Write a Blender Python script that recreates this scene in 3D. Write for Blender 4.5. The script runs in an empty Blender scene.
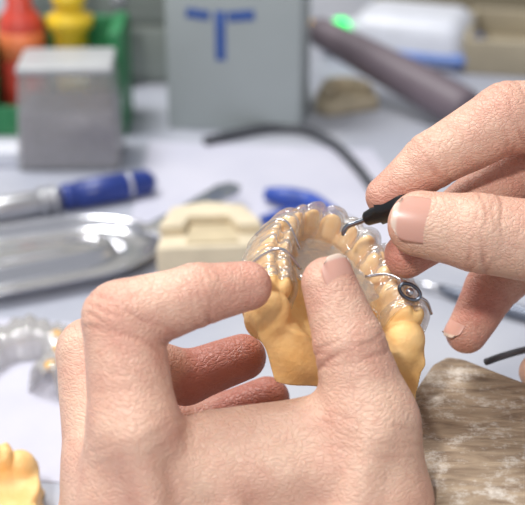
import bpy, bmesh, math, numpy as np
from mathutils import Vector, Matrix
CM=0.01
scene=bpy.context.scene
scene.view_settings.view_transform='Standard'
# ------------------------------------------------------------------ camera
PITCH=math.radians(25); CH=30.0; FPX=1360.0
cam_d=bpy.data.cameras.new('camera'); cam=bpy.data.objects.new('camera',cam_d)
scene.collection.objects.link(cam); scene.camera=cam
cam.location=(0,0,CH*CM); cam.rotation_euler=(math.radians(90)-PITCH,0,0)
cam_d.sensor_width=36; cam_d.lens=36*FPX/525; cam_d.clip_start=0.01
cam_d.dof.use_dof=True; cam_d.dof.focus_distance=0.412; cam_d.dof.aperture_fstop=13.5
FW=np.array([0,math.cos(PITCH),-math.sin(PITCH)]); UP=np.array([0,math.sin(PITCH),math.cos(PITCH)]); RT=np.array([1.,0,0])
C0=np.array([0,0,CH])
def P(px,py,z=0.0):
    """world cm of a surveyed point, z = cm in front of the 40 cm working plane"""
    D=40.0-z
    return C0+FW*D+RT*((px-262.5)/FPX*D)+UP*((252.5-py)/FPX*D)
def T(px,py,h=0.0):
    """world cm of a surveyed point at height h above the bench"""
    d=FW+RT*((px-262.5)/FPX)+UP*((252.5-py)/FPX)
    return C0+d*((h-CH)/d[2])
def V(x,y,z): # direction in working frame (right, up, toward viewer)
    v=RT*x+UP*y-FW*z
    return v/np.linalg.norm(v)
# ------------------------------------------------------------------ materials
def lin(c):
    return tuple(((v/255)/12.92 if v/255<=0.04045 else ((v/255+0.055)/1.055)**2.4) for v in c)+(1,)
def mat(name,col,rough=0.5,metal=0.0,var=0.0,vscale=80,bump=0.0,bscale=300,spec=0.5,col2=None,sss=0,emit=None,estr=0):
    m=bpy.data.materials.new(name); m.use_nodes=True; nt=m.node_tree; b=nt.nodes['Principled BSDF']
    b.inputs['Base Color'].default_value=lin(col); b.inputs['Roughness'].default_value=rough
    b.inputs['Metallic'].default_value=metal; b.inputs['Specular IOR Level'].default_value=spec
    tc=nt.nodes.new('ShaderNodeTexCoord')
    if sss:
        b.inputs['Subsurface Weight'].default_value=sss; b.inputs['Subsurface Radius'].default_value=(1,.45,.25); b.inputs['Subsurface Scale'].default_value=0.003
    if var or col2:
        n=nt.nodes.new('ShaderNodeTexNoise'); n.inputs['Scale'].default_value=vscale; n.inputs['Detail'].default_value=5
        nt.links.new(tc.outputs['Object'],n.inputs['Vector'])
        r=nt.nodes.new('ShaderNodeValToRGB'); r.color_ramp.elements[0].position=.35; r.color_ramp.elements[1].position=.65
        c2=col2 if col2 else tuple(max(0,v*(1-var)) for v in col)
        r.color_ramp.elements[0].color=lin(c2); r.color_ramp.elements[1].color=lin(col)
        nt.links.new(n.outputs['Fac'],r.inputs['Fac']); nt.links.new(r.outputs['Color'],b.inputs['Base Color'])
    if bump:
        n2=nt.nodes.new('ShaderNodeTexNoise'); n2.inputs['Scale'].default_value=bscale; n2.inputs['Detail'].default_value=6
        nt.links.new(tc.outputs['Object'],n2.inputs['Vector'])
        bp=nt.nodes.new('ShaderNodeBump'); bp.inputs['Strength'].default_value=bump; bp.inputs['Distance'].default_value=0.0008
        nt.links.new(n2.outputs['Fac'],bp.inputs['Height']); nt.links.new(bp.outputs['Normal'],b.inputs['Normal'])
    if emit:
        b.inputs['Emission Color'].default_value=lin(emit); b.inputs['Emission Strength'].default_value=estr
    return m
def clearmat(name,tint=(255,255,255),rough=0.08,base=0.08,milk=0.0,fres=.55,bump=.35,bsc=180):
    m=bpy.data.materials.new(name); m.use_nodes=True; nt=m.node_tree; nt.nodes.clear()
    out=nt.nodes.new('ShaderNodeOutputMaterial'); tr=nt.nodes.new('ShaderNodeBsdfTransparent'); gl=nt.nodes.new('ShaderNodeBsdfGlossy')
    tr.inputs['Color'].default_value=lin(tint); gl.inputs['Roughness'].default_value=rough
    lw=nt.nodes.new('ShaderNodeLayerWeight'); lw.inputs['Blend'].default_value=.25
    ma=nt.nodes.new('ShaderNodeMath'); ma.operation='MULTIPLY_ADD'; ma.inputs[1].default_value=fres; ma.inputs[2].default_value=base; ma.use_clamp=True
    nt.links.new(lw.outputs['Fresnel'],ma.inputs[0])
    mx=nt.nodes.new('ShaderNodeMixShader'); nt.links.new(ma.outputs[0],mx.inputs[0]); nt.links.new(tr.outputs[0],mx.inputs[1]); nt.links.new(gl.outputs[0],mx.inputs[2])
    df=nt.nodes.new('ShaderNodeBsdfDiffuse'); df.inputs['Color'].default_value=(.85,.82,.8,1)
    m2=nt.nodes.new('ShaderNodeMixShader'); m2.inputs[0].default_value=milk
    nt.links.new(mx.outputs[0],m2.inputs[1]); nt.links.new(df.outputs[0],m2.inputs[2]); nt.links.new(m2.outputs[0],out.inputs['Surface'])
    tc=nt.nodes.new('ShaderNodeTexCoord'); n2=nt.nodes.new('ShaderNodeTexNoise'); n2.inputs['Scale'].default_value=bsc
    nt.links.new(tc.outputs['Object'],n2.inputs['Vector'])
    bp=nt.nodes.new('ShaderNodeBump'); bp.inputs['Strength'].default_value=bump; bp.inputs['Distance'].default_value=.001
    nt.links.new(n2.outputs['Fac'],bp.inputs['Height']); nt.links.new(bp.outputs['Normal'],gl.inputs['Normal'])
    return m
def skinmat(name):
    m=bpy.data.materials.new(name); m.use_nodes=True; nt=m.node_tree; b=nt.nodes['Principled BSDF']
    b.inputs['Roughness'].default_value=.44; b.inputs['Specular IOR Level'].default_value=.5
    b.inputs['Subsurface Weight'].default_value=.12; b.inputs['Subsurface Radius'].default_value=(1,.4,.22); b.inputs['Subsurface Scale'].default_value=.0018
    tc=nt.nodes.new('ShaderNodeTexCoord')
    at=nt.nodes.new('ShaderNodeAttribute'); at.attribute_name='flush'
    n=nt.nodes.new('ShaderNodeTexNoise'); n.inputs['Scale'].default_value=55; n.inputs['Detail'].default_value=8; n.inputs['Roughness'].default_value=.7
    nt.links.new(tc.outputs['Object'],n.inputs['Vector'])
    a=nt.nodes.new('ShaderNodeMath'); a.operation='MULTIPLY_ADD'; a.inputs[1].default_value=1.8; a.inputs[2].default_value=-.72
    nt.links.new(n.outputs['Fac'],a.inputs[0])
    s=nt.nodes.new('ShaderNodeMath'); s.operation='ADD'; s.use_clamp=True
    nt.links.new(a.outputs[0],s.inputs[0]); nt.links.new(at.outputs['Fac'],s.inputs[1])
    r=nt.nodes.new('ShaderNodeValToRGB'); r.color_ramp.elements[0].color=lin((222,183,160)); r.color_ramp.elements[1].color=lin((194,126,110))
    nt.links.new(s.outputs[0],r.inputs['Fac'])
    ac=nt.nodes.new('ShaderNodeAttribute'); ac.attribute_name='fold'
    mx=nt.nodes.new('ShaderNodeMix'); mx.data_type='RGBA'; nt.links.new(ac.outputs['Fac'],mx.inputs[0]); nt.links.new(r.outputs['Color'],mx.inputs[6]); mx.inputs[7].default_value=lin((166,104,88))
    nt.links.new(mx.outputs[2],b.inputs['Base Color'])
    mp=nt.nodes.new('ShaderNodeMapping'); mp.inputs['Scale'].default_value=(1,1,2.2); nt.links.new(tc.outputs['Object'],mp.inputs[0])
    nd=nt.nodes.new('ShaderNodeTexNoise'); nd.inputs['Scale'].default_value=150; nt.links.new(tc.outputs['Object'],nd.inputs['Vector'])
    av=nt.nodes.new('ShaderNodeMix'); av.data_type='RGBA'; av.blend_type='LINEAR_LIGHT'; av.inputs[0].default_value=.004
    nt.links.new(mp.outputs[0],av.inputs[6]); nt.links.new(nd.outputs['Color'],av.inputs[7])
    v=nt.nodes.new('ShaderNodeTexVoronoi'); v.inputs['Scale'].default_value=480; v.feature='DISTANCE_TO_EDGE'
    nt.links.new(av.outputs[2],v.inputs['Vector'])
    cl=nt.nodes.new('ShaderNodeMapRange'); cl.inputs[1].default_value=0; cl.inputs[2].default_value=.18; nt.links.new(v.outputs['Distance'],cl.inputs[0])
    n3=nt.nodes.new('ShaderNodeTexNoise'); n3.inputs['Scale'].default_value=330; n3.inputs['Detail'].default_value=9; n3.inputs['Roughness'].default_value=.6
    nt.links.new(tc.outputs['Object'],n3.inputs['Vector'])
    ad=nt.nodes.new('ShaderNodeMath'); ad.operation='MULTIPLY_ADD'; ad.inputs[1].default_value=.25
    nt.links.new(cl.outputs[0],ad.inputs[0]); nt.links.new(n3.outputs['Fac'],ad.inputs[2])
    bp=nt.nodes.new('ShaderNodeBump'); bp.inputs['Strength'].default_value=.55; bp.inputs['Distance'].default_value=.0012
    nt.links.new(ad.outputs[0],bp.inputs['Height']); nt.links.new(bp.outputs['Normal'],b.inputs['Normal'])
    return m
# ------------------------------------------------------------------ object helpers
def link(name,me,m=None,loc=None,parent=None,label=None,cat=None,kind=None,group=None,smooth=True):
    o=bpy.data.objects.new(name,me); scene.collection.objects.link(o)
    if m: me.materials.append(m)
    if smooth and me is not None:
        for p in me.polygons: p.use_smooth=True
    if loc is not None: o.location=[c*CM for c in loc]
    if parent: o.parent=parent
    if label: o['label']=label
    if cat: o['category']=cat
    if kind: o['kind']=kind
    if group: o['group']=group
    return o
def mesh_np(name,verts,faces,center):
    me=bpy.data.meshes.new(name)
    v=(np.asarray(verts)-np.asarray(center))*CM
    me.from_pydata([tuple(x) for x in v.tolist()],[],[tuple(f) for f in faces]); me.update()
    return me
def empty(name,loc,label,cat,group=None):
    o=bpy.data.objects.new(name,None); scene.collection.objects.link(o); o.location=[c*CM for c in loc]; o.empty_display_size=.01
    o['label']=label; o['category']=cat
    if group:o['group']=group
    return o
def bm_out(bm,name):
    bmesh.ops.recalc_face_normals(bm,faces=bm.faces[:])
    me=bpy.data.meshes.new(name); bm.to_mesh(me); bm.free(); return me
def box_me(name,sx,sy,sz,bev=.15,taper=1.0,seg=3):
    """box standing on z=0, cm"""
    bm=bmesh.new(); bmesh.ops.create_cube(bm,size=1)
    for v in bm.verts:
        k=taper if v.co.z>0 else 1
        v.co=Vector((v.co.x*sx*k,v.co.y*sy*k,(v.co.z+.5)*sz))*CM
    if bev: bmesh.ops.bevel(bm,geom=bm.edges[:],offset=bev*CM,segments=seg,profile=.5,affect='EDGES')
    return bm_out(bm,name)
def prism_me(name,pts,h,bev=.1):
    bm=bmesh.new(); vs=[bm.verts.new((x*CM,y*CM,0)) for x,y in pts]; f=bm.faces.new(vs)
    r=bmesh.ops.extrude_face_region(bm,geom=[f]); 
    for g in r['geom']:
        if isinstance(g,bmesh.types.BMVert): g.co.z+=h*CM
    if bev: bmesh.ops.bevel(bm,geom=bm.edges[:],offset=bev*CM,segments=3,profile=.5,affect='EDGES')
    return bm_out(bm,name)
def lathe_me(name,prof,seg=32):
    bm=bmesh.new(); rings=[]
    for r,z in prof:
        rings.append([bm.verts.new((max(r,1e-4)*math.cos(a)*CM,max(r,1e-4)*math.sin(a)*CM,z*CM)) for a in [2*math.pi*i/seg for i in range(seg)]])
    for a,b in zip(rings[:-1],rings[1:]):
        for i in range(seg): bm.faces.new((a[i],a[(i+1)%seg],b[(i+1)%seg],b[i]))
    bm.faces.new(rings[0]); bm.faces.new(rings[-1])
    return bm_out(bm,name)
def catmull(pts,n=8):
    pts=[np.asarray(p,float) for p in pts]; P_=[2*pts[0]-pts[1]]+pts+[2*pts[-1]-pts[-2]]; out=[]
    for i in range(1,len(P_)-2):
        for k in range(n):
            t=k/n; a,b,c,d=P_[i-1:i+3]
            out.append(.5*((2*b)+(-a+c)*t+(2*a-5*b+4*c-d)*t*t+(-a+3*b-3*c+d)*t**3))
    out.append(pts[-1]); return out
def tube_me(name,pts,rad,center,seg=16,sm=8):
    """swept round tube through world cm points; rad: list or scalar"""
    n0=len(pts)
    if not hasattr(rad,'__len__'): rad=[rad]*n0
    if sm>1:
        q=catmull([np.append(np.asarray(p,float),r) for p,r in zip(pts,rad)],sm)
        pts=[a[:3] for a in q]; rad=[max(a[3],.01) for a in q]
    bm=bmesh.new(); rings=[]; up=Vector((0.13,0.21,.97))
    for i,p in enumerate(pts):
        a=Vector(pts[max(i-1,0)]); b=Vector(pts[min(i+1,len(pts)-1)]); d=(b-a).normalized()
        if abs(d.dot(up))>.95: up=Vector((1,.1,0))
        s=d.cross(up).normalized(); u=s.cross(d)
        c=Vector(p)-Vector(center)
        rings.append([bm.verts.new((c+(s*math.cos(t)+u*math.sin(t))*rad[i])*CM) for t in [2*math.pi*k/seg for k in range(seg)]])
    for a,b in zip(rings[:-1],rings[1:]):
        for i in range(seg): bm.faces.new((a[i],a[(i+1)%seg],b[(i+1)%seg],b[i]))
    bm.faces.new(rings[0]); bm.faces.new(rings[-1])
    return bm_out(bm,name)
def sweep_me(name,prof,path,wob=0):
    """sweep an open profile (offset outward, height) along a flat path (cm, local)"""
    bm=bmesh.new(); rings=[]
    for i,p in enumerate(path):
        a=np.array(path[max(i-1,0)]); b=np.array(path[min(i+1,len(path)-1)]); d=(b-a)/np.linalg.norm(b-a); n=np.array([d[1],-d[0]])
        k=1+wob*math.sin(i*1.3)*math.cos(i*.7)
        rings.append([bm.verts.new(((p[0]+n[0]*o*k)*CM,(p[1]+n[1]*o*k)*CM,h*k*CM)) for o,h in prof])
    for a,b in zip(rings[:-1],rings[1:]):
        for i in range(len(prof)-1): bm.faces.new((a[i],a[i+1],b[i+1],b[i]))
    return bm_out(bm,name)
# ------------------------------------------------------------------ SDF meshing
def surface_nets(F,org,h):
    S=F<0; c=[(i,j,k) for i in (0,1) for j in (0,1) for k in (0,1)]
    nx,ny,nz=F.shape
    cnt=np.zeros((nx-1,ny-1,nz-1),np.int8)
    for i,j,k in c: cnt+=S[i:nx-1+i,j:ny-1+j,k:nz-1+k]
    act=(cnt>0)&(cnt<8); I=np.argwhere(act); idx=-np.ones(act.shape,np.int64); idx[act]=np.arange(len(I))
    vals={q:F[I[:,0]+q[0],I[:,1]+q[1],I[:,2]+q[2]] for q in c}
    acc=np.zeros((len(I),3)); n=np.zeros(len(I))
    for a in c:
        for ax in range(3):
            if a[ax]==0:
                b=list(a); b[ax]=1; b=tuple(b); fa,fb=vals[a],vals[b]; m=(fa<0)!=(fb<0)
                t=np.where(m,fa/np.where(m,fa-fb,1),0)
                p=np.array(a,float)[None,:].repeat(len(I),0); p[:,ax]+=t
                acc+=p*m[:,None]; n+=m
    verts=(I+acc/n[:,None])*h+org
    faces=[]
    for ax in range(3):
        u,v=(ax+1)%3,(ax+2)%3
        sl0=[slice(None)]*3; sl1=[slice(None)]*3; sl0[ax]=slice(0,-1); sl1[ax]=slice(1,None)
        s0=S[tuple(sl0)]; s1=S[tuple(sl1)]; E=np.argwhere(s0!=s1)
        ok=(E[:,u]>0)&(E[:,v]>0)&(E[:,u]<F.shape[u]-1)&(E[:,v]<F.shape[v]-1); E=E[ok]
        ins=s0[E[:,0],E[:,1],E[:,2]]
        def cell(du,dv):
            q=E.copy(); q[:,u]+=du; q[:,v]+=dv; return idx[q[:,0],q[:,1],q[:,2]]
        Q=np.stack([cell(-1,-1),cell(0,-1),cell(0,0),cell(-1,0)],1)
        Q[~ins]=Q[~ins][:,::-1]; faces.append(Q)
    return verts,np.concatenate(faces)
def grid(lo,hi,h):
    ax=[np.arange(a,b+h,h,dtype=np.float32) for a,b in zip(lo,hi)]
    return np.meshgrid(*ax,indexing='ij')
def cone(G,a,b,ra,rb):
    X,Y,Z=G; a=np.asarray(a,np.float32); b=np.asarray(b,np.float32); d=b-a; L=float(d@d)
    t=np.clip(((X-a[0])*d[0]+(Y-a[1])*d[1]+(Z-a[2])*d[2])/L,0,1)
    return np.sqrt((X-a[0]-t*d[0])**2+(Y-a[1]-t*d[1])**2+(Z-a[2]-t*d[2])**2)-(ra+(rb-ra)*t)
def smin(a,b,k):
    h=np.clip(.5+.5*(b-a)/k,0,1); return b+(a-b)*h-k*h*(1-h)
def chain(G,js,k=.15):
    d=None
    for (a,ra),(b,rb) in zip(js[:-1],js[1:]):
        c=cone(G,a,b,ra,rb); d=c if d is None else smin(d,c,k)
    return d
def unit(v): return np.asarray(v)/np.linalg.norm(v)
# ------------------------------------------------------------------ hands
SKIN=skinmat('skin')
NAIL=mat('nail',(218,168,150),rough=.3,spec=.5,sss=.1)
nt=NAIL.node_tree; at=nt.nodes.new('ShaderNodeAttribute'); at.attribute_name='edge'
rr=nt.nodes.new('ShaderNodeValToRGB'); rr.color_ramp.elements[0].position=0; rr.color_ramp.elements[0].color=lin((222,182,166))
rr.color_ramp.elements[1].position=.18; rr.color_ramp.elements[1].color=lin((208,156,140))
q_=rr.color_ramp.elements.new(.86); q_.color=lin((210,160,144)); q_=rr.color_ramp.elements.new(.92); q_.color=lin((222,198,182))
nt.links.new(at.outputs['Fac'],rr.inputs[0]); nt.links.new(rr.outputs[0],nt.nodes['Principled BSDF'].inputs['Base Color'])
def build_hand(name,palm,fingers,creases,flush,label,h=.068,palmk=.9,fk=.45,bones=(),grooves=()):
    allp=[q for seg in palm for q in seg]+[q for f in fingers for q in f]
    A=np.array([p for p,r in allp]); R=np.array([r for p,r in allp])[:,None]
    lo=(A-R).min(0)-.5; hi=(A+R).max(0)+.5
    G=grid(lo,hi,h)
    pd=None
    for seg in palm:
        c=chain(G,seg,.3); pd=c if pd is None else smin(pd,c,palmk)
    for a,b,r in bones: pd=smin(pd,cone(G,a,b,r,r*.8),.35)
    d=pd
    for f in fingers:
        fd=smin(pd,chain(G,f,.16),fk); d=np.minimum(d,fd)
    X,Y,Z=G
    for a,b,w,amp in grooves:
        d=d+amp*np.exp(-(np.maximum(cone(G,a,b,0,0),0)/w)**2)
    def fold(x,y,z):
        tot=0
        for c,n,r,offs,amp in creases:
            s=unit(np.cross(n,[.3,.5,.8])); s2=np.cross(n,s)
            q=(x-c[0])**2+(y-c[1])**2+(z-c[2])**2
            ls=(x-c[0])*s[0]+(y-c[1])*s[1]+(z-c[2])*s[2]; l2=(x-c[0])*s2[0]+(y-c[1])*s2[1]+(z-c[2])*s2[2]
            t=(x-c[0])*n[0]+(y-c[1])*n[1]+(z-c[2])*n[2]
            w=np.exp(-q/(1.15*r)**2)*amp
            for i,o in enumerate(offs):
                brk=.55+.45*np.sin(ls*(3+i%3)+l2*2.3+i*2.1)
                tot=tot+w*brk*np.exp(-((t-o+.05*np.sin(ls*4+i*2)+.04*np.sin(l2*5+i))/.055)**2)
        return tot
    d=d+fold(X,Y,Z)
    d=d+.02*np.sin(X*2.1+Y*1.3)*np.sin(Y*2.4-Z*1.7)*np.sin(Z*2.2+X)
    v,f=surface_nets(d,np.array([g.ravel()[0] for g in G]),h)
    cen=A.mean(0)
    me=mesh_np(name,v,f.tolist(),cen)
    o=link(name,me,SKIN,loc=cen,label=label,cat='hand')
    fl=np.zeros(len(v))
    for c,r,a in flush: fl+=a*np.exp(-((v-c)**2).sum(1)/r**2)
    at=me.attributes.new('flush','FLOAT','POINT'); at.data.foreach_set('value',np.clip(fl,0,1).astype(np.float32))
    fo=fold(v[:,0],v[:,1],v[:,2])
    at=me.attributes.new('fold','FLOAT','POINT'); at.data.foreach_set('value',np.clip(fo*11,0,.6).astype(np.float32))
    return o,cen
def nail(parent,pc,axis,nrm,c,w,L,R):
    axis=axis/np.linalg.norm(axis); nrm=nrm-axis*(nrm@axis); nrm/=np.linalg.norm(nrm); side=np.cross(axis,nrm)
    vs=[];fs=[];ev=[];nu,nv=18,24
    for j in range(nv+1):
        for i in range(nu+1):
            u=-1+2*i/nu; v=-1+2*j/nv; ev.append((v+1)/2)
            wv=(1-abs(v)**4*.40); 
            vv=v*(1-abs(u)**4*.22)
            th=u*wv*(w/2)/R
            p=c+axis*vv*L/2+side*R*math.sin(th)+nrm*(R*math.cos(th)-R-.05*vv*vv+.02)
            vs.append(p)
    for j in range(nv):
        for i in range(nu):
            a=j*(nu+1)+i; fs.append((a,a+1,a+nu+2,a+nu+1))
    me=mesh_np('fingernail',vs,fs,c)
    at=me.attributes.new('edge','FLOAT','POINT'); at.data.foreach_set('value',np.array(ev,np.float32))
    o=link('fingernail',me,NAIL,loc=np.asarray(c)-np.asarray(pc),parent=parent)
    s=o.modifiers.new('t','SOLIDIFY'); s.thickness=.0006; s.offset=-1
    return o
# --- hand gripping the cast
W=(P(235,650,1.2),2.3); W2=(P(290,690,1.6),2.2); FA=(P(300,800,2.2),2.9)
iM=(P(135,430,2.6),1.25); iP=(P(122,320,2.3),1.10); iD=(P(196,295,2.2),.88); iT=(P(247,286,1.7),.71)
mM=(P(106,470,.8),1.2); mP=(P(90,352,-.7),1.0); mD=(P(185,378,-2.6),.85); mT=(P(243,357,-3.0),.74)
rM=(P(112,515,-.9),1.15); rP=(P(105,430,-3.4),.95); rD=(P(200,425,-4.6),.8); rT=(P(268,398,-4.6),.72)
lM=(P(150,560,-2.2),1.05); lP=(P(140,500,-4.6),.8); lD=(P(200,480,-5.6),.7); lT=(P(250,465,-5.8),.62)
tC=(P(315,620,1.6),1.75); tM=(P(371,425,1.5),1.32); tI=(P(350,345,1.5),1.02); tT=(P(329,284,1.3),.79)
palm=[[FA,W],[FA,W2],[W,(P(125,505,2.0),1.5),iM],[W,(P(105,530,.6),1.4),mM],[W,rM],[W,lM],[W2,tC,(P(378,505,1.5),1.55),tM],
      [(P(190,480,1.9),1.3),(P(330,470,1.5),1.15)],[(P(200,570,1.9),1.7),(P(330,560,1.6),1.5)],[(P(215,440,1.5),.85),(P(325,425,1.2),.85)]]
fingers=[[iM,iP,iD,iT],[mM,mP,mD,mT],[rM,rP,rD,rT],[lM,lP,lD,lT],[tM,tI,tT]]
def cr(j,a,b,offs,amp=.05): return (j[0],unit(b[0]-a[0]),j[1],offs,amp)
creases=[cr(iD,iP,iT,(-.25,-.08,.06,.2),.06),cr(iP,iM,iD,(-.55,-.35,-.18,.02,.22,.42),.08),cr(tI,tM,tT,(-.42,-.26,-.12,.03,.2),.085),
 cr(tM,tC,tI,(-.6,-.3,-.05,.2),.045),cr(mP,mM,mD,(-.15,.1),.05),cr(iM,W,iP,(-.4,0,.35),.035)]
flush=[(iT[0],1.3,.5),(iD[0],.9,.2),(iP[0],1.1,.35),(tT[0],1.1,.4),(mT[0],2.2,.7),(mD[0],1.5,.6),(rT[0],1.8,.7),(iM[0],1.2,.2),(tI[0],1.0,.25),(P(185,350,2),1.0,.4)]
bones=[(P(170,580,3.25),P(135,440,3.5),.55),(P(345,560,2.7),P(374,440,2.5),.6),(P(250,590,3.2),P(225,470,2.6),.4)]
grooves=[(P(205,395,3.0),P(265,520,3.7),.8,.20)]
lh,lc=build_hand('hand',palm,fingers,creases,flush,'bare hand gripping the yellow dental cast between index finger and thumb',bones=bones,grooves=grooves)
ax=tT[0]-tI[0]; nn=V(.45,.35,.85); nn=unit(nn-unit(ax)*(nn@unit(ax)))
nail(lh,lc,ax,nn,tT[0]+unit(ax)*.10+nn*.765,1.15,1.2,.82)
# --- hand holding the instrument
RP=(P(690,170,-2.5),2.4)
RA=(P(800,230,-1.5),2.6)
iM=(P(628,112,-1.8),1.2); iP=(P(507,118,-1.2),1.08); iD=(P(432,160,-1.2),.86); iT=(P(387,196,-1.5),.66)
mM=(P(630,150,-3.2),1.2); mP=(P(515,172,-3.2),1.0); mD=(P(448,225,-2.5),.88); mT=(P(407,255,-1.7),.70)
rM=(P(640,210,-4.2),1.1); rP=(P(545,240,-4.6),.95); rD=(P(492,288,-4.2),.86); rT=(P(467,332,-3.9),.7)
lM=(P(660,260,-4.6),1.0); lP=(P(590,310,-5.6),.8); lD=(P(560,348,-5.4),.7); lT=(P(537,372,-5.0),.6)
tC=(P(690,235,-.8),1.6); tM=(P(585,248,-.2),1.3); tI=(P(478,233,.1),1.15); tT=(P(421,224,-.1),.98)
palm=[[RA,RP],[RP,iM],[RP,mM],[RP,rM],[RP,lM],[RA,tC,tM],[(P(600,200,-1.5),1.2),(P(660,200,-1.5),1.8)]]
fingers=[[iM,iP,iD,iT],[mM,mP,mD,mT],[rM,rP,rD,rT],[lM,lP,lD,lT],[tM,tI,tT]]
creases=[cr(iD,iP,iT,(-.15,.05,.2),.06),cr(iP,iM,iD,(-.4,-.2,0,.2,.4),.08),cr(tI,tM,tT,(-.4,-.22,-.05,.12,.3),.08),cr(rD,rP,rT,(-.15,.05,.2),.05),cr(mD,mP,mT,(0,.2),.05)]
flush=[(iT[0],1.3,.45),(iP[0],1.1,.3),(mT[0],1.6,.7),(mP[0],2.0,.6),(rT[0],1.3,.65),(rD[0],1.2,.55),(tT[0],1.0,.2),(tI[0],.9,.15)]
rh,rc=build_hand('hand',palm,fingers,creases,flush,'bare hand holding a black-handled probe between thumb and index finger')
ax=tT[0]-tI[0]; nn=V(-.02,.10,1); nn=unit(nn-unit(ax)*(nn@unit(ax)))
nail(rh,rc,ax,nn,tT[0]+unit(ax)*.10+nn*.98,1.5,1.55,1.0)
ax=rT[0]-rD[0]; nn=V(-.8,.1,.55); nn=unit(nn-unit(ax)*(nn@unit(ax)))
nail(rh,rc,ax,nn,rT[0]+unit(ax)*.05+nn*.68,.9,1.0,.7)
# ------------------------------------------------------------------ dental cast
PLASTER=mat('yellow_plaster',(248,206,142),rough=.55,col2=(243,194,124),vscale=120,bump=.4,bscale=500,sss=.05)
ARX,ARY=2.3,4.15
def arch(phi): return np.array([ARX*math.cos(phi),ARY*math.sin(phi)])
ph=np.linspace(math.radians(2),math.radians(178),400); pts=np.array([arch(p) for p in ph]); sl=np.r_[0,np.cumsum(np.linalg.norm(np.diff(pts,axis=0),axis=1))]
widths=[1.0,1.0,.72,.72,.78,.68,.88]; widths=widths+widths[::-1]; sc=sl[-1]/sum(widths)
def cast_fields(h=.05):
    G=grid((-3.2,-1.1,-2.9),(4.2,5.4,.9),h); X,Y,Z=G
    XS=X-(.54-.2*np.tanh(X))*np.clip(-Z-.6,0,3); YS=Y+.10*np.clip(-Z-.5,0,3)
    q=np.sqrt((XS/2.8)**2+(np.maximum(YS,0)/4.75)**2)
    d2=(q-1)*2.6
    d2=np.maximum(d2,-(YS+.55)+.10*np.sin(X*2.6+1)+.06*np.sin(Z*4+X))
    wav=(.06*np.sin(np.arctan2(YS,XS)*9)+.04*np.sin(XS*3+Z*5))*np.clip(Z+2.0,0,1)
    base=-smin(-(d2+wav),-(np.abs(Z+1.65)-.95),.12)
    ridge=None
    for p in np.linspace(0,math.pi,26):
        c=arch(p); e=np.sqrt((X-c[0])**2+(Y-c[1])**2+((Z+.75)*.8)**2)-.66
        ridge=e if ridge is None else np.minimum(ridge,e)
    d=smin(base,ridge,.25)
    pal=np.sqrt((X/1.6)**2+((Y-1.3)/2.6)**2+((Z+.35)/1.1)**2); pal=(pal-1)*1.1
    d=-smin(-d,pal,.3)
    d=d+.03*np.sin(Y*7+np.abs(X)*2)*np.exp(-((X/1.2)**2))*(Y>1.6)
    teeth=None; s=0
    for k,w in enumerate(widths):
        w*=sc; mid=s+w/2; s+=w; i=int(np.searchsorted(sl,mid)); i=min(i,398); c=pts[i]; t=unit(pts[min(i+3,399)]-pts[max(i-3,0)]); n=np.array([t[1],-t[0]])
        kk=min(k,13-k); depth=[.56,.58,.49,.47,.42,.30,.28][kk]; hh=[.60,.64,.66,.68,.76,.70,.74][kk]
        u=(X-c[0])*t[0]+(Y-c[1])*t[1]; v=(X-c[0])*n[0]+(Y-c[1])*n[1]; a=w/2*.95
        wv=v*(1+ (.9 if kk>=5 else .25)*np.clip(Z+.1,0,1))
        e=((np.abs(u/a)**2.2+np.abs(wv/depth)**2.2+np.abs((Z+.1)/hh)**2.6)**(1/2.3)-1)*min(a,depth)
        if kk<4:
            top=np.clip((Z-.1)*4,0,1); e=e+top*(.15*np.exp(-(v/.12)**2)+(.10*np.exp(-(u/.1)**2) if kk<2 else 0))
        teeth=e if teeth is None else smin(teeth,e,.02)
    gum=d; d=smin(d,teeth,.03)
    return G,d,gum,teeth
HC=.048
G,DC,gum,teeth=cast_fields(HC)
org=np.array([g.ravel()[0] for g in G])
v,f=surface_nets(DC,org,HC)
cme=mesh_np('dental_cast',v,f.tolist(),(0,0,0))
Xl=unit(RT*.899-UP*.211+FW*.384); Yl=-RT*.2+UP*.62+FW*.76; Yl=unit(Yl-Xl*(Yl@Xl)); Zl=np.cross(Xl,Yl)
CO=P(347,311,-.3)
M=Matrix(((Xl[0],Yl[0],Zl[0],CO[0]*CM),(Xl[1],Yl[1],Zl[1],CO[1]*CM),(Xl[2],Yl[2],Zl[2],CO[2]*CM),(0,0,0,1)))
cast=link('dental_cast',cme,PLASTER,label='yellow plaster dental cast held between finger and thumb',cat='dental cast')
cast.matrix_world=M
CLEAR=clearmat('clear_acrylic',rough=.08,base=.06,milk=.07,fres=.55,bump=.3,bsc=260)
X,Y,Z=G
sd=smin(gum+.05,teeth,.22)
plate=np.sqrt((X/1.9)**2+((Y-2.2)/1.75)**2); plate=np.maximum((plate-1)*1.5,np.abs(Z+.02-.25*(X/1.9)**2)-.09)
sh=np.maximum(np.abs(sd-.10)-.045,-(Z+.6)+.06*np.sin(np.arctan2(Y,X)*14)); sh=np.maximum(sh,-(Y-.3))
sh=smin(sh,np.maximum(plate,-(sd-.055)),.06)
v,f=surface_nets(sh,org,HC)
splint=link('dental_splint',mesh_np('dental_splint',v,f.tolist(),(0,0,0)),CLEAR,label='clear acrylic splint seated over the teeth of the cast',cat='dental splint')
splint.matrix_world=M.copy()
STEEL=mat('steel',(205,205,210),rough=.2,metal=1,bump=.05)
DARK=mat('dark_steel',(120,126,138),rough=.22,metal=.95,var=.2)
def child_tube(parent,name,ptsl,r,m,sm=6,label=None):
    me=tube_me(name,ptsl,r,(0,0,0),seg=10,sm=sm)
    return link(name,me,m,parent=parent,label=label)
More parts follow.
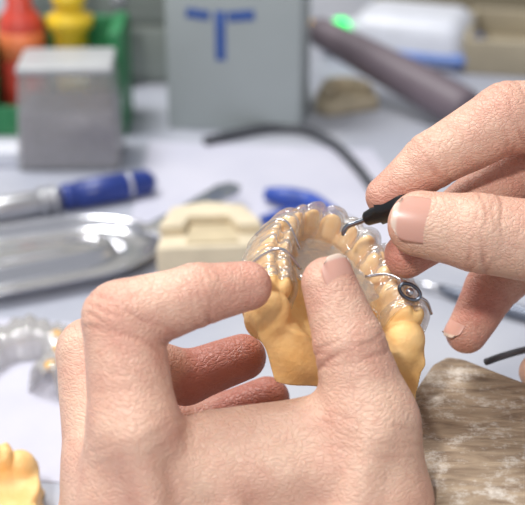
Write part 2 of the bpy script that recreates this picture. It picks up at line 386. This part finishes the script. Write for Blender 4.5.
e1=np.array([RT@Xl,RT@Yl,RT@Zl]); e2=np.array([UP@Xl,UP@Yl,UP@Zl]); e3=-np.array([FW@Xl,FW@Yl,FW@Zl])
rc0=np.array([1.88,.50,.84]); ea=unit(e1*.85-e2*.5); eb=unit(np.cross(e3,ea))
ring=[rc0+ea*.34*math.cos(a)+eb*.21*math.sin(a) for a in np.linspace(0,2*math.pi,21)]
child_tube(splint,'wire_clasp',ring,.06,DARK,label='dark steel ring clasp')
child_tube(splint,'clasp_button',[rc0-e3*.12,rc0-e3*.02,rc0+e3*.04],[.10,.13,.05],STEEL,label='shiny steel button')
child_tube(splint,'retaining_wire',[(1.0,1.7,.2),(1.4,1.4,.66),(1.7,.95,.87),rc0-ea*.34],.05,STEEL)
child_tube(splint,'retaining_wire',[rc0+ea*.34,(2.5,.35,.72),(2.9,.4,.3)],.05,STEEL)
child_tube(splint,'retaining_wire',[(-1.5,1.0,.4),(-2.2,1.2,.80),(-2.6,1.3,.5),(-2.95,1.3,-.2)],.05,STEEL)
child_tube(splint,'retaining_wire',[(-1.2,2.2,.3),(-1.75,2.7,.80),(-2.1,2.9,.6),(-2.35,3.0,-.1)],.045,STEEL)
# ------------------------------------------------------------------ probe in the fingers
BLACK=mat('black_plastic',(22,22,26),rough=.25,var=.2)
PST=mat('probe_steel',(150,154,162),rough=.18,metal=1,bump=.05)
tip=P(343,236,-1.6); a=P(364,220,-1.4); b=P(403,203,-1.1); e=P(455,182,-.9)
probe=empty('dental_probe',a,'black-handled dental probe with bent steel tip touching the splint','dental tool')
hdl=[a,a+(b-a)*.06,a+(b-a)*.35,a+(b-a)*.37,b,b+(e-b)*.1,b+(e-b)*.2,b+(e-b)*.22]
link('handle',tube_me('handle',hdl,[.14,.22,.28,.36,.42,.40,.34,.1],a,sm=1,seg=20),BLACK,parent=probe)
link('tip',tube_me('tip',[tip,P(344,231,-1.6),P(348,226,-1.55),P(356,223,-1.48),a+(b-a)*.03],[.04,.08,.085,.085,.09],a,sm=6,seg=12),PST,parent=probe,label='bent steel tip')
# ------------------------------------------------------------------ bench and room
WOODTOP=mat('bench_laminate',(184,186,195),rough=.5,col2=(162,166,180),vscale=12,bump=.1,bscale=400)
link('workbench',box_me('workbench',180,128,4,.3),WOODTOP,loc=(0,76,-4),label='light grey laminate workbench top covered with dental work',cat='workbench')
WALL=mat('wall_paint',(190,188,180),rough=.8,var=.05,vscale=5)
FLOOR=mat('floor_vinyl',(130,130,128),rough=.6,var=.1,vscale=6)
link('wall_back',box_me('wall_back',300,6,260,0),WALL,loc=(0,144,-75),kind='structure',smooth=False)
link('floor',box_me('floor',300,300,4,0),FLOOR,loc=(0,0,-79),kind='structure',smooth=False)
LEGM=mat('bench_leg',(120,122,126),rough=.5,var=.1)
bench=bpy.data.objects['workbench']
for x in (-85,85):
    for y in (-58,58):
        link('leg',box_me('leg',5,5,71,.3),LEGM,loc=(x,y,-71),parent=bench)
PAPER=mat('paper',(204,203,216),rough=.7,col2=(194,194,209),vscale=20,bump=.1,bscale=60)
def sheet(corners,label,m):
    c=np.mean(corners,0); 
    pts=[(p[0]-c[0],p[1]-c[1]) for p in corners]
    o=link('paper_sheet',prism_me('paper_sheet',pts,.05,0),m,loc=(c[0],c[1],corners[0][2]),label=label,cat='paper',smooth=False)
    return o
sheet([T(120,262,0.01),T(450,262,0.01),T(372,150,0.01),T(150,142,0.01)],'white sheet of paper lying under the pens and cable',PAPER)
sheet([T(-80,470,0.01),T(240,500,0.01),T(160,330,0.01),T(-60,315,0.01)],'white sheet of paper under a clear plastic arch',PAPER)
# wooden bench pin
m=bpy.data.materials.new('worn_wood'); m.use_nodes=True; nt=m.node_tree; bs=nt.nodes['Principled BSDF']; bs.inputs['Roughness'].default_value=.7
tc=nt.nodes.new('ShaderNodeTexCoord'); mp=nt.nodes.new('ShaderNodeMapping'); mp.inputs['Scale'].default_value=(1,4,4); mp.inputs['Rotation'].default_value=(0,0,.35)
nt.links.new(tc.outputs['Object'],mp.inputs[0])
n1=nt.nodes.new('ShaderNodeTexNoise'); n1.inputs['Scale'].default_value=70; n1.inputs['Detail'].default_value=10; n1.inputs['Distortion'].default_value=.5; nt.links.new(mp.outputs[0],n1.inputs['Vector'])
r1=nt.nodes.new('ShaderNodeValToRGB'); r1.color_ramp.elements[0].position=.3; r1.color_ramp.elements[0].color=lin((112,92,74)); r1.color_ramp.elements[1].position=.7; r1.color_ramp.elements[1].color=lin((172,152,128))
nt.links.new(n1.outputs['Fac'],r1.inputs[0])
n2=nt.nodes.new('ShaderNodeTexNoise'); n2.inputs['Scale'].default_value=110; n2.inputs['Detail'].default_value=10; n2.inputs['Roughness'].default_value=.8; nt.links.new(tc.outputs['Object'],n2.inputs['Vector'])
r2=nt.nodes.new('ShaderNodeValToRGB'); r2.color_ramp.elements[0].position=.50; r2.color_ramp.elements[1].position=.66; nt.links.new(n2.outputs['Fac'],r2.inputs[0])
mx=nt.nodes.new('ShaderNodeMix'); mx.data_type='RGBA'; nt.links.new(r2.outputs['Color'],mx.inputs[0]); nt.links.new(r1.outputs['Color'],mx.inputs[6]); mx.inputs[7].default_value=lin((206,198,188))
nt.links.new(mx.outputs[2],bs.inputs['Base Color'])
bp=nt.nodes.new('ShaderNodeBump'); bp.inputs['Strength'].default_value=.8; bp.inputs['Distance'].default_value=.0015; nt.links.new(n1.outputs['Fac'],bp.inputs['Height']); nt.links.new(bp.outputs['Normal'],bs.inputs['Normal'])
PH=7.5
cs=[T(432,362,PH),T(446,354,PH),T(465,357,PH),T(640,425,PH),T(640,620,PH),T(425,620,PH),T(411,412,PH),T(414,388,PH)]
c=np.mean(cs,0)
link('bench_pin',prism_me('bench_pin',[(p[0]-c[0],p[1]-c[1]) for p in cs][::-1],PH,.25),m,loc=(c[0],c[1],0),label='worn wooden bench pin dusted with plaster',cat='wooden block')
# ------------------------------------------------------------------ pens and instruments
BLUE=mat('blue_plastic',(40,62,140),rough=.3,var=.15); SILV=mat('silver_metal',(205,205,208),rough=.28,metal=.9,bump=.05)
A=T(-60,219,.75); B=T(154,181,.75); d=B-A
pen=empty('pen',T(60,199,0),'blue and silver pen lying on the bench','pen'); pc=T(60,199,0)
link('barrel',tube_me('barrel',[A,A+d*.02,A+d*.4,A+d*.55],[.3,.6,.62,.55],pc,sm=1,seg=20),SILV,parent=pen,label='silver barrel')
link('cap',tube_me('cap',[A+d*.55,A+d*.56,A+d*.6,A+d*.605,A+d*.62,A+d*.625,A+d*.84,A+d*.85,A+d*.97,B],[.5,.70,.76,.66,.66,.78,.82,.78,.72,.4],pc,sm=1,seg=20),BLUE,parent=pen,label='blue cap')
for t in (.5,.45,.86):
    link('ring',tube_me('ring',[A+d*t,A+d*(t+.004),A+d*(t+.02),A+d*(t+.024)],[.5,.80,.80,.5],pc,sm=1,seg=20),SILV,parent=pen)
BLUE2=mat('bright_blue_plastic',(52,84,178),rough=.35,var=.12)
pl=empty('pliers',T(300,205,0),'blue-handled pliers lying on the paper','pliers'); pc=T(300,205,0)
link('handle',tube_me('handle',[T(266,194,.6),T(285,197,.6),T(310,201,.6),T(335,216,.6)],[.38,.58,.52,.42],pc),BLUE2,parent=pl)
link('handle',tube_me('handle',[T(262,221,.6),T(285,216,.6),T(310,216,.6),T(335,226,.6)],[.3,.42,.42,.4],pc),BLUE2,parent=pl)
link('jaw',tube_me('jaw',[T(335,222,.6),T(352,230,.6),T(372,240,.6)],[.5,.55,.15],pc),SILV,parent=pl)
sc_=empty('scalpel',T(480,302,0),'slim steel scalpel lying beside the bench pin','scalpel'); pc=T(480,302,0)
link('handle',tube_me('handle',[T(440,288,.4),T(470,298,.4),T(560,324,.4)],[.2,.33,.33],pc,sm=4),mat('dull_steel',(120,126,140),rough=.4,metal=.7,var=.1),parent=sc_)
link('blade',tube_me('blade',[T(405,280,.3),T(425,285,.4),T(441,289,.4)],[.03,.16,.12],pc,sm=3,seg=6),STEEL,parent=sc_)
GREYC=mat('cable_rubber',(72,74,80),rough=.5,var=.15)
cp=[T(205,141,.35),T(235,134,.35),T(270,128,.35),T(305,130,.35),T(335,145,.35),T(358,168,.35),T(375,190,.35),T(400,215,.35)]
link('cable',tube_me('cable',cp,.30,T(300,140,0)),GREYC,loc=T(300,140,0),label='dark grey cable curving across the paper',cat='cable')
cp=[T(486,362,PH+.16),T(503,356,PH+.16),T(530,349,PH+.16),T(570,345,PH+.16)]
link('cable',tube_me('cable',cp,.12,T(500,357,PH)),GREYC,loc=T(500,357,PH),label='short dark cable lying on the wooden bench pin',cat='cable')
# ------------------------------------------------------------------ impression tray
ac=T(136,250,0)
AX=unit((T(0,272,0)-ac)); 
path=[]
for t in np.linspace(-math.pi/2,math.pi/2,41):
    path.append((3.4-3.2*math.cos(t),2.35*math.sin(t)))
path=[(8.6,-2.6)]+[(5.5,-2.5)]+path+[(5.5,2.5),(8.6,2.6)]
tray=empty('impression_tray',ac,'shiny steel dental impression tray with flat handle','dental tray')
ang=math.atan2(AX[1],AX[0]); tray.rotation_euler=(0,0,ang)
prof=[(-1.55,.75),(-1.35,.62),(-1.1,.3),(-.8,.1),(-.4,.05),(.1,.05),(.5,.1),(.85,.3),(1.05,.65),(1.2,.8),(1.5,.85),(1.75,.78)]
CHROME=mat('chrome',(215,215,220),rough=.2,metal=1,bump=.4,bscale=80)
o=link('bowl',sweep_me('bowl',prof,path),CHROME,parent=tray); s=o.modifiers.new('t','SOLIDIFY'); s.thickness=.0012
ss=o.modifiers.new('s','SUBSURF'); ss.levels=1; ss.render_levels=1
bm=bmesh.new(); nu,nv=12,16; vv_=[]
for j in range(nv+1):
    x=1.75+6.85*j/nv; hw=1.0*math.sqrt(max(0,1-max(0,(3.2-x)/1.45)**2))+.02
    for i in range(nu+1):
        u=-1+2*i/nu; vv_.append(bm.verts.new((x*CM,u*hw*CM,(.72+.35*(1-u*u)*min(1,(x-1.75)/2))*CM)))
for j in range(nv):
    for i in range(nu):
        q=j*(nu+1)+i; bm.faces.new((vv_[q],vv_[q+1],vv_[q+nu+2],vv_[q+nu+1]))
o=link('palate_plate',bm_out(bm,'palate_plate'),CHROME,parent=tray); s=o.modifiers.new('t','SOLIDIFY'); s.thickness=.001
hp=[(0,.9),(-1.0,.75),(-3.5,.7),(-6.6,.8),(-7.3,.4),(-7.3,-.4),(-6.6,-.8),(-3.5,-.7),(-1.0,-.75),(0,-.9)]
o=link('handle',prism_me('handle',hp,.22,.06),CHROME,parent=tray,loc=(-.8,0,.7)); o.rotation_euler=(0,.05,.55)
# clear plastic arch + spots, lower corner
CL2=clearmat('clear_plastic',rough=.1,base=.15,milk=.22,bump=.8,bsc=120)
ac=T(14,383,0); path=[(1.9*math.cos(t),2.8*math.sin(t)) for t in np.linspace(-.25,math.pi+.25,40)]
clr=empty('plastic_arch',ac,'crumpled clear thermoformed plastic arch with orange wax spots','dental retainer'); clr.rotation_euler=(0,0,-.35)
prof=[(-.85,0),(-.65,1.1),(-.35,1.5),(0,1.2),(.35,1.6),(.6,1.2),(.85,.1),(1.2,0)]
o=link('shell',sweep_me('shell',prof,path,wob=.14),CL2,parent=clr); s=o.modifiers.new('t','SOLIDIFY'); s.thickness=.001
ORG=mat('orange_wax',(238,178,70),rough=.35,var=.1)
for t,rr in ((.55,.42),(1.1,.34),(.0,.36)):
    me=lathe_me('wax_spot',[(0,0),(rr*.8,.02),(rr,.12),(rr*.85,.25),(0,.32)],16)
    link('wax_spot',me,ORG,parent=clr,loc=(1.9*math.cos(t),2.8*math.sin(t),1.12))
# second yellow cast, corner
c2=link('dental_cast',cme.copy(),None,label='yellow plaster dental cast standing on the paper',cat='dental cast')
c2.location=[q*CM for q in T(20,490,2.62)]; c2.rotation_euler=(0,0,1.75)
# cream plaster block
CREAM=mat('cream_plaster',(226,212,184),rough=.7,var=.06,vscale=60,bump=.2)
CREAM2=mat('cream_plaster_cut',(206,190,158),rough=.8,var=.08,vscale=60,bump=.2)
bc=T(211,270,0); blk=empty('plaster_model',bc,'cream plaster model block standing on paper','plaster model'); blk.rotation_euler=(0,0,.12)
op=[(-2.8,-1.6),(2.3,-1.8),(2.9,-.4),(2.1,2.3),(0,3.1),(-2.0,2.4)]
link('base',prism_me('base',op,2.1,.12),CREAM,parent=blk)
link('top_step',prism_me('top_step',[(-2.6,-.2),(-1.3,-.2),(-1.0,.9),(1.0,.9),(1.4,-.4),(2.6,-.4),(1.9,2.0),(0,2.7),(-1.8,2.1)],.6,.12),CREAM,parent=blk,loc=(0,0,2.1))
link('cut_face',prism_me('cut_face',[(-1.3,-1.3),(1.3,-1.4),(1.2,.7),(-1.0,.8)],.12,.04),CREAM2,parent=blk,loc=(0,0,2.1))
# ------------------------------------------------------------------ background containers
pb=T(73,158,0)
pbox=empty('plastic_box',pb,'clear plastic box with grey powder inside','container'); pbox.rotation_euler=(0,0,.03)
CLB=clearmat('frosted_plastic',rough=.25,base=.1,milk=.22)
link('body',box_me('body',6.2,4.6,5.9,.3,taper=.88),CLB,parent=pbox)
link('powder',box_me('powder',5.8,4.2,3.6,.3,taper=.95),mat('grey_powder',(122,120,132),rough=.9,var=.15,vscale=200,bump=.4),parent=pbox,loc=(0,0,.1),label='grey powder')
link('lid',box_me('lid',5.6,4.2,.5,.2),mat('lid_plastic',(178,180,182),rough=.4,var=.04),parent=pbox,loc=(0,0,5.9),label='pale grey lid')
GB=mat('grey_card',(168,176,176),rough=.6,var=.05,vscale=10)
gb=T(240,132,0); bx=empty('storage_box',gb,'pale grey storage box with blue marks on its front','box'); bx.rotation_euler=(0,0,-.12)
link('body',box_me('body',8.6,6.5,12,.15),GB,parent=bx,loc=(-.4,3.3,0))
BM=mat('blue_ink',(50,90,165),rough=.5,var=.1)
for (x,z,w,h,r) in ((-2.65,7.95,1.5,.6,.12),(.15,7.95,1.7,.65,-.1),(-1.2,7.9,.65,3.2,0)):
    me=box_me('mark',w,.06,h,.02); o=link('mark',me,BM,parent=bx,loc=(x,.03,z-h),label='blue ink stroke'); o.rotation_euler=(0,r,0)
cb=T(100,92,0)
cab=empty('drawer_unit',cb,'grey metal drawer unit behind the box','drawer unit')
GM=mat('grey_metal',(150,157,152),rough=.5,var=.08,vscale=8)
link('body',box_me('body',13,8,13,.2),GM,parent=cab,loc=(1.5,6,0))
for z in (.5,4.6,8.7):
    dr=link('drawer',box_me('drawer',11.8,.5,3.7,.12),GM,parent=cab,loc=(1.5,1.9,z))
    k=link('knob',lathe_me('knob',[(.3,0),(.3,.5),(.5,.6),(.5,.9),(0,1)],16),SILV,parent=dr,loc=(0,-.2,1.8)); k.rotation_euler=(math.pi/2,0,0)
GREEN=mat('green_plastic',(48,134,84),rough=.4,var=.1)
gr=T(62,138,0); rack=empty('rack',gr,'green plastic rack holding red and yellow bottles','rack')
link('floor_panel',box_me('floor_panel',9.0,5,.4,.1),GREEN,parent=rack,loc=(-.4,2.8,0))
for nm,x,y,sx,sy,hz in (('side_panel',3.6,2.8,.8,5,6.8),('side_panel',-4.5,2.8,.8,5,6.0),('back_panel',-.4,5.2,9,.4,6.6),('front_panel',-.4,.5,9,.3,2.0)):
    link(nm,box_me(nm,sx,sy,hz,.1),GREEN,parent=rack,loc=(x,y,0))
RED=mat('red_plastic',(214,76,60),rough=.35,var=.1); ORR=mat('orange_band',(236,128,76),rough=.4,var=.1)
YEL=mat('yellow_plastic',(240,202,50),rough=.35,var=.06)
rc_=gr+np.array([-2.6,2.8,.4]); rb=empty('bottle',rc_,'red plastic bottle standing in the green rack','bottle')
link('body',lathe_me('body',[(1.3,0),(1.45,.2),(1.45,6.4),(1.2,6.9),(.8,7.4),(.8,9.6),(.6,9.8)]),RED,parent=rb)
link('band',lathe_me('band',[(1.40,0),(1.52,.05),(1.52,1.7),(1.40,1.75)]),ORR,parent=rb,loc=(0,0,4.2),label='orange label band')
yc=gr+np.array([.55,2.8,.4]); yb=empty('bottle',yc,'yellow dispenser bottle standing in the green rack','bottle')
link('body',lathe_me('body',[(1.0,0),(1.1,.2),(1.1,5.8),(1.35,6.0),(1.5,6.3),(1.5,6.8),(.9,7.1),(.8,7.5)]),YEL,parent=yb)
link('nozzle',lathe_me('nozzle',[(.85,0),(1.05,.2),(1.05,.8),(.7,1.1),(.7,3.2),(.5,3.4)]),YEL,parent=yb,loc=(0,0,7.4))
wr=T(6,162,0)
WHITE=mat('white_plastic',(220,223,233),rough=.35,var=.03)
link('small_tray',box_me('small_tray',3.5,2,1.1,.2),WHITE,loc=wr,label='small white plastic tray beside the clear box',cat='tray')
# ------------------------------------------------------------------ wax-pen unit
dv=T(395,72,0); dev=empty('control_unit',dv,'white control unit with blue trim and glowing green lamp','electric device'); dev.rotation_euler=(0,0,-.35)
link('housing',box_me('housing',9.5,7,3.6,1.2,taper=.85,seg=6),WHITE,parent=dev,loc=(.1,4.5,0))
link('trim',box_me('trim',9.65,7.15,.8,.35,seg=4),mat('pale_blue_trim',(110,140,205),rough=.4,var=.05),parent=dev,loc=(.1,4.5,.5),label='pale blue trim')
hs=T(340,58,0)
hst=empty('handpiece_stand',hs,'white stand with glowing green lamp','stand')
link('column',box_me('column',3.0,2.6,2.6,.7,seg=5),WHITE,parent=hst,loc=(0,1,0))
lamp=lathe_me('indicator_lamp',[(.7,0),(.7,.15),(.6,.32),(.3,.42),(0,.45)],24)
o=link('indicator_lamp',lamp,mat('green_lamp',(40,230,110),rough=.3,emit=(30,240,110),estr=1.8),parent=hst,loc=(0,0,2.4),label='glowing green lamp'); o.rotation_euler=(.9,0,0)
MAUVE=mat('mauve_rubber',(112,100,108),rough=.5,var=.08,vscale=40)
A=T(306,24,4.2); B=T(470,112,1.5); d=B-A; pc=T(400,90,0)
hp_=empty('handpiece',pc,'thick mauve grey handpiece leaning on its stand','handpiece')
link('grip',tube_me('grip',[A+d*.06,A+d*.08,A+d*.2,A+d*.6,A+d*.95,B],[.5,.95,1.1,1.3,1.35,.9],pc,sm=4,seg=24),MAUVE,parent=hp_)
link('nose',tube_me('nose',[A-d*.03,A,A+d*.03,A+d*.07],[.25,.5,.55,.6],pc,sm=1,seg=20),mat('brass',(190,150,80),rough=.3,metal=1,var=.1),parent=hp_,label='brass nose')
link('cord',tube_me('cord',[B-d*.02,B+np.array([2,-1,-.6]),B+np.array([6,-1,-1.1]),B+np.array([12,1,-1.1])],.35,pc),GREYC,parent=hp_)
BEI=mat('beige_plastic',(180,168,144),rough=.6,var=.12,vscale=20)
b1=empty('tray',T(535,80,0),'beige plastic tray with raised rim','tray'); b1.rotation_euler=(0,0,-.2)
link('floor_panel',box_me('floor_panel',10.5,9,.5,.15),BEI,parent=b1,loc=(0,5,0))
for x,y,sx,sy in ((0,.6,10.5,.5),(0,9.4,10.5,.5),(-5,5,.5,9),(5,5,.5,9)): link('rim',box_me('rim',sx,sy,2.6,.15),BEI,parent=b1,loc=(x,y,0))
def lump(px,py,s,rz,m,label):
    c=T(px,py,0); e=empty('plaster_model',c,label,'plaster model'); e.rotation_euler=(0,0,rz); e.scale=(s,s,s)
    link('base',prism_me('base',[(-2.4,-1.6),(2.4,-1.6),(2.8,0),(1.6,2.2),(0,2.8),(-1.6,2.2),(-2.8,0)],1.2,.2),m,parent=e)
    path=[(1.8*math.cos(t),-.3+2.1*math.sin(t)) for t in np.linspace(-.3,math.pi+.3,30)]
    o=link('ridge',sweep_me('ridge',[(-.5,-.1),(-.4,.7),(-.15,1.0),(.15,1.0),(.4,.7),(.55,-.1)],path),m,parent=e,loc=(0,0,1.2)); q=o.modifiers.new('t','SOLIDIFY'); q.thickness=.003
TAN=mat('tan_plaster',(190,176,150),rough=.7,var=.1,vscale=60)
lump(345,108,.8,.4,TAN,'tan plaster model standing beside the cable')
link('storage_box',box_me('storage_box',16,8,7,.4),mat('olive_card',(150,138,112),rough=.7,var=.1,vscale=15),loc=T(470,8,0),label='olive brown card box standing at the back',cat='box')
# ------------------------------------------------------------------ lights
def area(name,loc,tgt,size,pw,col):
    l=bpy.data.lights.new(name,'AREA'); l.size=size; l.energy=pw; l.color=col
    o=bpy.data.objects.new(name,l); scene.collection.objects.link(o); o.location=loc
    o.rotation_euler=(Vector(tgt)-Vector(loc)).to_track_quat('-Z','Y').to_euler()
area('ceiling_lamp',(-.45,.80,1.2),(0,.55,.05),.45,16,(1,.99,.97))
area('camera_flash',(-.14,.02,.52),(0,.45,.1),.04,2.2,(1,.98,.95))
w=bpy.data.worlds.new('world'); scene.world=w; w.use_nodes=True
w.node_tree.nodes['Background'].inputs[0].default_value=(.9,.93,1,1); w.node_tree.nodes['Background'].inputs[1].default_value=.46
